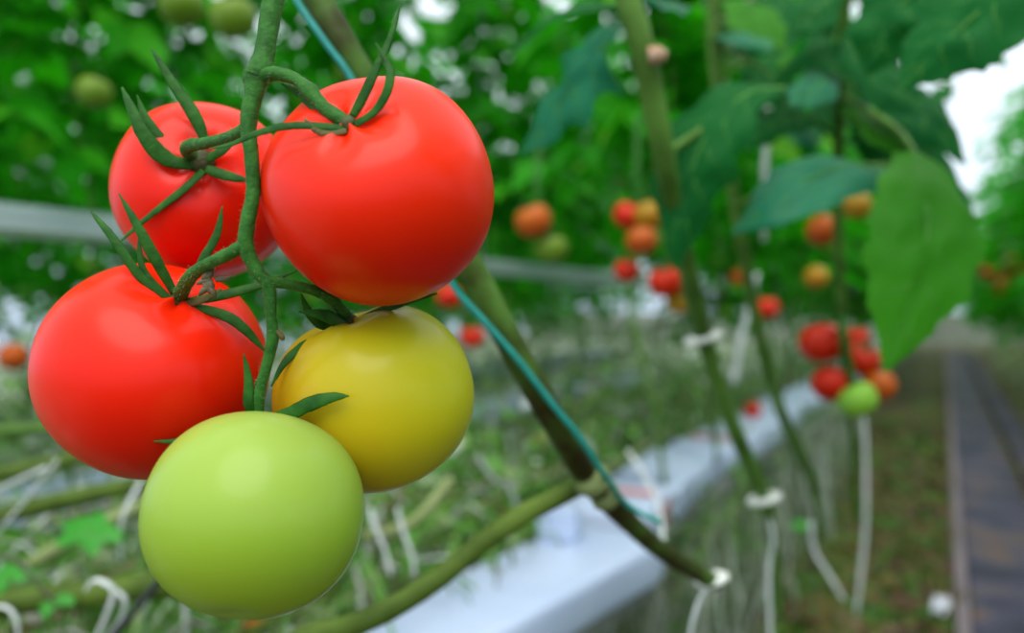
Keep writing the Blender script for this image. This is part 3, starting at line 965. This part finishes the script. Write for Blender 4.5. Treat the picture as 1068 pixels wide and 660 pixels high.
# long hanging gutter of the next row
gx = -2.02
root = thing('gutter', 'long white hanging gutter passing behind the big tomatoes', 'gutter', (gx, 3, 1.19))
mb = MB()
prof = [(-.075, 1.255), (-.075, 1.20), (-.05, 1.19), (.05, 1.19), (.075, 1.20), (.075, 1.225), (.082, 1.23), (.082, 1.255), (.07, 1.255), (.065, 1.21), (-.065, 1.21), (-.065, 1.255)]
n = len(prof)
vs = [V((gx + a, y, z)) for y in (.2, 8.4) for a, z in prof]
mb.add(vs, [(k, (k + 1) % n, n + (k + 1) % n, n + k) for k in range(n)] + [tuple(range(n)), tuple(range(2 * n - 1, n - 1, -1))])
build('channel', mb, M['gutter'], root, smooth=False)
for y in (1.6, 3.4, 5.2, 7.0):
    mb = MB()
    tube(mb, [(V((gx, y, 1.20)), .003), (V((gx, y, 3.4)), .003)], 6)
    build('hanger_wire', mb, M['gutter'], root)
# diagonal pale roof bars at the top corner
for i, (a, b) in enumerate([((-40, 45, 3.0), (80, -30, 3.4)), ((-30, 70, 4.4), (110, -20, 5.0))]):
    mb = MB()
    tube(mb, [(pt(*a), .022), (pt(*b), .022)], 10)
    tag(build('support_pipe', mb, M['gutter']), ['upper slanting pale pipe in the top corner foliage', 'lower slanting pale pipe in the top corner foliage'][i], 'pipe', 'slanting support pipes')

# ------------------------------------------------------------------ layered bare stems in the tangle, lower left
rnd = random.Random(21)
mats = [('oldstem', 'olive'), ('paleold', 'pale straw green'), ('oldstem', 'olive'), ('brownold', 'brown'), ('vinegreen', 'green'), ('paleold', 'pale straw green')]
spots = []
for i in range(16):
    spots.append((-.70 - .045 * i + rnd.uniform(-.02, .02), .47 + rnd.uniform(-.02, .13)))
for i, (x, z) in enumerate(spots):
    mk, ml = mats[i % len(mats)]
    if i < 3:
        z = .46 + .02 * i
    rows = []
    y = rnd.uniform(-.1, .3)
    dx = rnd.uniform(-.10, .10)
    yend = rnd.uniform(2.0, 3.8)
    if x > -.93:
        x -= .24
    k = 0
    while y < yend:
        rows.append((x + dx * (y - 1) + .03 * math.sin(3 * y + i), y, z + .05 * math.sin(2.3 * y + i * 2) + rnd.uniform(-.01, .01), rnd.uniform(.0048, .0072)))
        y += .22
        k += 1
    mb = MB()
    tube(mb, world_pts(rows, 4), 10, 1, None, 0.12)
    tag(build('bare_stem', mb, M[mk]), f'{ml} bare stem in the tangle, {ORD[i]} out from the near grow bag', 'stem', 'layered bare stems of the near row')

# brighter stems crossing behind the left tomato
for i, (pts_, mk, lb) in enumerate([
    ([(-30, 452, .95, 13), (40, 447, .97, 13), (110, 440, 1.0, 12), (180, 425, 1.05, 12)], 'vinegreen', 'green bare stem passing just behind the big left red tomato'),
    ([(-30, 500, .9, 16), (30, 488, .92, 16), (110, 470, .95, 15), (190, 450, 1.0, 14)], 'oldstem', 'olive bare stem below the green one at the photo edge'),
    ([(-30, 545, .85, 20), (40, 528, .88, 20), (120, 510, .9, 19), (200, 495, .95, 18), (300, 470, 1.0, 18)], 'oldstem', 'thick olive stem emerging under the big left red tomato'),
    ([(30, 590, .8, 16), (80, 560, .83, 17), (120, 540, .86, 16), (170, 520, .9, 14)], 'paleold', 'pale dry stem beside the bright sprig'),
    ([(-20, 632, .75, 26), (60, 622, .77, 28), (150, 612, .8, 28), (240, 600, .85, 26)], 'oldstem', 'thick dark olive stem along the lowest photo corner'),
    ([(380, 560, .9, 12), (430, 545, .95, 12), (470, 500, 1.0, 12)], 'paleold', 'pale dry stem between the green tomato and the grow bag')]):
    mb = MB()
    tube(mb, curve_pts(pts_, 6), 10, 1, None, 0.12)
    tag(build('bare_stem', mb, M[mk]), lb, 'stem', 'crossing bare stems in the corner tangle')
mb = MB()
tube(mb, curve_pts([(175, 595, .7, 8), (150, 625, .7, 8), (120, 660, .7, 9), (90, 690, .7, 9)], 6), 8)
blk = simple('black_hose', [(0.3, (0.01, 0.012, 0.014)), (0.7, (0.02, 0.022, 0.025))], 50, 0.4)
tag(build('drip_hose', mb, blk), 'thin black drip hose in the corner below the green tomato', 'hose')

# pale strings, each its own
strs = [
    ([(60, 480, .85, 6), (40, 505, .85, 6), (15, 535, .85, 6), (-15, 570, .85, 6)], 'pale string slanting down at the photo edge below the left red tomato'),
    ([(48, 488, .86, 9), (20, 500, .86, 8), (-20, 520, .86, 8)], 'loose pale string end beside the slanting string'),
    ([(148, 500, .85, 7), (132, 530, .84, 7), (125, 555, .84, 7), (126, 585, .84, 6)], 'pale string hanging behind the bright sprig'),
    ([(90, 615, .72, 7), (100, 605, .72, 8), (118, 615, .72, 9), (112, 640, .72, 9), (98, 670, .72, 8)], 'white knotted string in the lowest corner tangle'),
    ([(118, 615, .73, 8), (130, 625, .73, 8), (126, 645, .73, 7), (112, 662, .73, 7)], 'second loop of the white knotted string'),
    ([(-10, 632, .7, 5), (8, 634, .7, 6), (18, 650, .7, 6), (18, 680, .7, 5)], 'curved white string in the very corner'),
    ([(385, 530, .9, 7), (392, 550, .9, 7), (402, 575, .9, 6), (408, 600, .9, 6)], 'white string end hanging beside the yellow tomato'),
    ([(415, 530, .92, 7), (420, 552, .92, 7), (430, 580, .92, 6), (432, 600, .92, 6)], 'white string end hanging over the near grow bag'),
    ([(765, 400, 1.9, 12), (772, 360, 1.9, 12), (780, 325, 1.9, 11), (790, 285, 1.9, 9)], 'wide pale string band behind the thin vine stem'),
    ([(800, 100, 1.3, 13), (799, 150, 1.3, 13), (797, 195, 1.3, 11), (797, 250, 1.35, 9)], 'pale string hanging straight beside the broad dark leaf'),
    ([(798, 520, 1.02, 8), (806, 560, 1.02, 8), (802, 600, 1.02, 8), (804, 670, 1.02, 7)], 'pale string hanging below the slender vine stem'),
    ([(845, 545, 1.5, 8), (850, 575, 1.5, 8), (865, 600, 1.5, 8), (880, 625, 1.5, 7)], 'pale string hanging below the thin vine stem'),
    ([(742, 606, .66, 7), (730, 625, .66, 8), (722, 650, .66, 8), (718, 680, .66, 7)], 'pale string hanging from the low end of the thick vine'),
    ([(897, 405, 1.9, 5), (902, 450, 1.9, 7), (903, 530, 1.9, 9), (900, 580, 1.9, 9), (893, 640, 1.9, 8)], 'pale string hanging nearest the boardwalk'),
    ([(655, 470, 1.2, 5), (675, 500, 1.1, 5), (690, 540, 1.0, 5), (690, 580, .95, 5)], 'thin pale blue string over the striped grow bag'),
]
for p_, l_ in strs:
    mb = MB()
    tube(mb, curve_pts(p_, 6), 6, .5, None, 0.2)
    tag(build('hanging_string', mb, M['string']), l_, 'string', 'pale plant strings')

# bright sprigs
def sprig(label, px, py, z, n, size, seed):
    rnd = random.Random(seed)
    c = pt(px, py, z)
    root = thing('leaf_sprig', label, 'sprig', c)
    for k in range(n):
        mb = MB()
        a = 2 * PI * k / n + rnd.uniform(-.4, .4)
        d = RGT * math.cos(a) + UP * (0.5 * math.sin(a) + .1) + FWD * .5 * math.sin(a)
        rows = [c + d * (size * u) + UP * (-.25 * size * u * u) for u in (0, .15, .3, .45, .6, .75, .9, 1.0)]
        leaflet(mb, rows, [size * .5 * w for w in (.1, .55, .8, .72, .55, .5, .25, .02)], UP * .7 - FWD * .7, 3, 2, .25, .2, .08, k)
        build('leaf', mb, M['sprig'], root)
    mb = MB()
    tube(mb, [(c, .002), (c - UP * .08, .002), (c - UP * .18 + FWD * .02, .0025), (c - UP * .32 + FWD * .05, .003)], 6)
    build('stem', mb, M['vinegreen'], root)


sprig('bright green leaf sprig just below the big left red tomato', 95, 552, .80, 5, .036, 1)
sprig('bright green leaf sprig at the photo edge under the slanting string', 8, 602, .76, 4, .026, 2)
sprig('bright green leaf sprig above the corner knotted string', 52, 622, .76, 4, .026, 3)
sprig('small bright sprig beside the hanging roots', 836, 547, 1.75, 4, .026, 4)
# ------------------------------------------------------------------ uncountable low growth
def scatter(name, label, mat, n, box, seed, size=(.03, .07), stems=0.4):
    rnd = random.Random(seed)
    mb = MB()
    (x0, x1), (y0, y1), (z0, z1) = box
    for k in range(n):
        u = rnd.random() ** 1.35
        p = V((rnd.uniform(x0, x1), y0 + (y1 - y0) * u, z0 + (z1 - z0) * rnd.random() ** 1.5))
        L = rnd.uniform(*size)
        if rnd.random() < stems:
            d = V((rnd.gauss(0, .35), rnd.gauss(0, 1), rnd.gauss(0, .7))).normalized()
            r = rnd.uniform(.0012, .004)
            q = [p, p + d * L * 1.3 + V((rnd.gauss(0, .01), 0, rnd.gauss(0, .015))), p + d * L * 2.8, p + d * L * 3.8 + V((0, 0, -L))]
            tube(mb, [(a, r) for a in q], 4, caps=False)
        else:
            d = V((rnd.gauss(0, 1), rnd.gauss(0, 1), rnd.gauss(0, .5))).normalized()
            nn = V((rnd.gauss(0, .6), rnd.gauss(0, .6), 1))
            leaflet(mb, [p + d * (L * w) + V((0, 0, -.3 * L * w * w)) for w in (0, .3, .6, 1.0)], [L * .06, L * .30, L * .25, L * .02], nn, 1, 0, 0, .2)
    return tag(build(name, mb, M[mat]), label, 'undergrowth', None, 'stuff')


scatter('dry_undergrowth', 'dry tangle of thin stems and shrivelled leaves behind the near grow bags', 'weed', 5200, ((-1.75, -.95), (.1, 4.2), (.12, .58)), 1, (.025, .055), .6)
scatter('stem_tangle', 'fine tangle of dry stems, tendrils and leaf ends under the near truss', 'weed', 1500, ((-1.35, -.72), (.25, 1.7), (.40, .74)), 9, (.018, .04), .7)
scatter('weedy_undergrowth', 'soft green weeds between the thick vine stem and the far grow bags', 'weed', 900, ((-1.55, -.95), (1.6, 5.5), (.30, .72)), 10, (.04, .09), .25)
scatter('trailing_undergrowth', 'stems and withered leaves trailing down over the front of the near grow bags', 'weed', 520, ((-.66, -.52), (1.95, 6.0), (.10, .52)), 12, (.02, .045), .75)
scatter('low_undergrowth', 'pale weedy growth over the far grow bags of the near row', 'weed', 2200, ((-1.5, -.93), (3.0, 9.0), (.3, .80)), 2, (.03, .07), .5)
scatter('row_undergrowth', 'pale weedy growth around the base of the gutter row', 'weed', 4200, ((-2.75, -1.95), (.6, 8.0), (.25, .92)), 3, (.03, .08), .5)
scatter('back_undergrowth', 'pale weedy growth around the base of the second row back', 'weed', 3000, ((-4.3, -3.3), (1.4, 10.0), (.2, 1.1)), 4, (.04, .09), .45)
scatter('leaf_litter', 'mossy leaf litter on the strip beside the boardwalk', 'litter', 2600, ((-.62, .0), (1.4, 8.0), (.005, .03)), 6, (.03, .07), .2)
scatter('aisle_undergrowth', 'weedy growth at the foot of the row across the boardwalk', 'weed', 1800, ((.72, 1.35), (5.5, 22.0), (.1, 1.25)), 8, (.04, .10), .35)
scatter('moss_litter', 'leaf litter and weeds on the far side of the boardwalk', 'litter', 1600, ((.62, 1.8), (4.0, 14.0), (.005, .12)), 7, (.04, .08), .3)

# hanging roots in front of the near row
rnd = random.Random(13)
mb = MB()
for k in range(480):
    y = 1.75 + 4.5 * rnd.random() ** 1.4
    x = -.60 + rnd.uniform(-.06, .16)
    z = rnd.uniform(.20, .50)
    L = rnd.uniform(.15, .45)
    q = [V((x, y, z))]
    for j in range(4):
        q.append(q[-1] + V((rnd.gauss(0, .016), rnd.gauss(0, .03), -L / 4)))
    q = [V((a.x, a.y, max(a.z, .01))) for a in q]
    tube(mb, [(a, rnd.uniform(.0012, .0035)) for a in q], 4, caps=False)
tag(build('hanging_roots', mb, M['root']), 'pale tangle of hanging roots and stem ends below the near grow bags', 'roots', None, 'stuff')

# ------------------------------------------------------------------ floor and boardwalk
m, t, b = nt('greenhouse_floor')
tc = N(t, 'ShaderNodeTexCoord')
sx = N(t, 'ShaderNodeSeparateXYZ')
t.links.new(tc.outputs['Object'], sx.inputs[0])
n1 = N(t, 'ShaderNodeTexNoise', Scale=3.2, Detail=7)
n2 = N(t, 'ShaderNodeTexNoise', Scale=1.4, Detail=6)
t.links.new(tc.outputs['Object'], n1.inputs['Vector'])
t.links.new(tc.outputs['Object'], n2.inputs['Vector'])
moss = ramp(t, n1.outputs['Fac'], [(0.34, (0.05, 0.022, 0.012)), (0.45, (0.085, 0.045, 0.020)), (0.52, (0.10, 0.085, 0.010)), (0.57, (0.035, 0.095, 0.006)), (0.68, (0.08, 0.17, 0.015))])
film = ramp(t, n2.outputs['Fac'], [(0.30, (0.04, 0.07, 0.02)), (0.5, (0.14, 0.20, 0.09)), (0.66, (0.50, 0.58, 0.56))])
mr = N(t, 'ShaderNodeMapRange')
mr.inputs['From Min'].default_value = -1.1
mr.inputs['From Max'].default_value = -.7
t.links.new(sx.outputs['X'], mr.inputs['Value'])
mx = N(t, 'ShaderNodeMix', data_type='RGBA')
t.links.new(mr.outputs['Result'], mx.inputs['Factor'])
t.links.new(film, mx.inputs['A'])
t.links.new(moss, mx.inputs['B'])
t.links.new(mx.outputs['Result'], b.inputs['Base Color'])
b.inputs['Roughness'].default_value = .85
bp = N(t, 'ShaderNodeBump', Strength=.6, Distance=.02)
t.links.new(n1.outputs['Fac'], bp.inputs['Height'])
t.links.new(bp.outputs['Normal'], b.inputs['Normal'])
mb = MB()
NX, NY = 30, 44
vs = []
for j in range(NY + 1):
    for i in range(NX + 1):
        x = -16 + 26 * i / NX
        y = -6 + 140 * j / NY
        vs.append(V((x, y, .0)))
mb.add(vs, [(j * (NX + 1) + i, j * (NX + 1) + i + 1, (j + 1) * (NX + 1) + i + 1, (j + 1) * (NX + 1) + i) for j in range(NY) for i in range(NX)])
o = build('floor', mb, m, origin=(0, 0, 0))
o['kind'] = 'structure'

mb = MB()
mb.add([V((a, y_, z_)) for z_ in (0, .95) for y_ in (27, 27.15) for a in (-14, 12)], [(0, 1, 3, 2), (4, 6, 7, 5), (0, 4, 5, 1), (2, 3, 7, 6), (0, 2, 6, 4), (1, 5, 7, 3)])
o = build('wall_far', mb, simple('low_wall', [(0.3, (0.16, 0.19, 0.15)), (0.7, (0.24, 0.27, 0.22))], 3, 0.8), smooth=False)
o['kind'] = 'structure'

bw = thing('boardwalk', 'dark weathered boardwalk running down the aisle', 'boardwalk', (.3, 7, 0))


def plank(x0, x1, y0, y1, z0, z1, mat, name='plank'):
    mb = MB()
    bev = .006
    prof = [(x0, z0), (x1, z0), (x1, z1 - bev), (x1 - bev, z1), (x0 + bev, z1), (x0, z1 - bev)]
    n = 6
    vs = [V((a, y, z)) for y in (y0, y1) for a, z in prof]
    mb.add(vs, [(k, (k + 1) % n, n + (k + 1) % n, n + k) for k in range(n)] + [tuple(range(n - 1, -1, -1)), tuple(range(n, 2 * n))])
    return build(name, mb, M[mat], bw, smooth=False)


y = .3
i = 0
while y < 22:
    L = (2.35, 2.9, 2.6, 3.1)[i % 4]
    plank(.075, .36, y, y + L - .012, .012, .045, 'board')
    plank(.41, .58, y - .4, y + L - .412, .012, .04, 'board')
    plank(.03, .072, y - .2, y + L - .21, .0, .055, 'boardedge', 'edge_rail')
    y += L
    i += 1
mb = MB()
rr = random.Random(3)
vs = []
for j in range(6):
    for i in range(6):
        vs.append(V((-.036 + i * .0105 + rr.uniform(-.003, .003), 2.93 + j * .034, .012 + .022 * abs(math.sin(i * 1.1 + j * .7)))))
vs2 = [v + V((0, 0, -.004)) for v in vs]
fs = []
for j in range(5):
    for i in range(5):
        a_ = j * 6 + i
        fs.append((a_, a_ + 1, a_ + 7, a_ + 6))
        fs.append((36 + a_, 36 + a_ + 6, 36 + a_ + 7, 36 + a_ + 1))
edge = [(i) for i in range(6)] + [j * 6 + 5 for j in range(1, 6)] + [30 + i for i in range(4, -1, -1)] + [j * 6 for j in range(4, 0, -1)]
for q in range(len(edge)):
    a_, b_ = edge[q], edge[(q + 1) % len(edge)]
    fs.append((a_, 36 + a_, 36 + b_, b_))
mb.add(vs + vs2, fs)
tag(build('plastic_scrap', mb, M['scrap']), 'crumpled white plastic scrap lying against the boardwalk', 'scrap')

# ------------------------------------------------------------------ sky, light, camera
w = bpy.data.worlds.new('overcast')
bpy.context.scene.world = w
w.use_nodes = True
t = w.node_tree
bg = t.nodes['Background']
tc = N(t, 'ShaderNodeTexCoord')
sx = N(t, 'ShaderNodeSeparateXYZ')
t.links.new(tc.outputs['Generated'], sx.inputs[0])
col = ramp(t, sx.outputs['Z'], [(0.0, (0.50, 0.60, 0.74)), (0.18, (0.78, 0.88, 1.0)), (1.0, (1.0, 1.0, 1.0))])
t.links.new(col, bg.inputs['Color'])
bg.inputs['Strength'].default_value = 1.7

sun = bpy.data.lights.new('daylight', 'SUN')
sun.energy = 3.0
sun.angle = math.radians(50)
sun.color = (1.0, 0.97, 0.92)
so = bpy.data.objects.new('daylight', sun)
C.objects.link(so)
d = V((.34, -.72, 1.2)).normalized()
so.rotation_euler = d.to_track_quat('Z', 'Y').to_euler()
so.location = (0, 0, 6)

cam = bpy.data.cameras.new('camera')
co = bpy.data.objects.new('camera', cam)
C.objects.link(co)
co.location = CAM
co.rotation_euler = (PI / 2, 0, YAW)
cam.sensor_width = 36
cam.lens = 36 * FPX / W
cam.shift_y = (HORIZON - H / 2) / W
cam.clip_start = .01
cam.clip_end = 200
cam.dof.use_dof = True
cam.dof.focus_distance = .262
cam.dof.aperture_fstop = cam.lens / 5.6
sc = bpy.context.scene
sc.camera = co
sc.view_settings.view_transform = 'Standard'
sc.view_settings.look = 'None'
sc.view_settings.exposure = -0.22
sc.view_settings.gamma = 1.0
sc.view_settings.use_curve_mapping = False
sc.cycles.use_denoising = True
sc.cycles.max_bounces = 8
sc.cycles.transparent_max_bounces = 8
sc.cycles.sample_clamp_indirect = 6
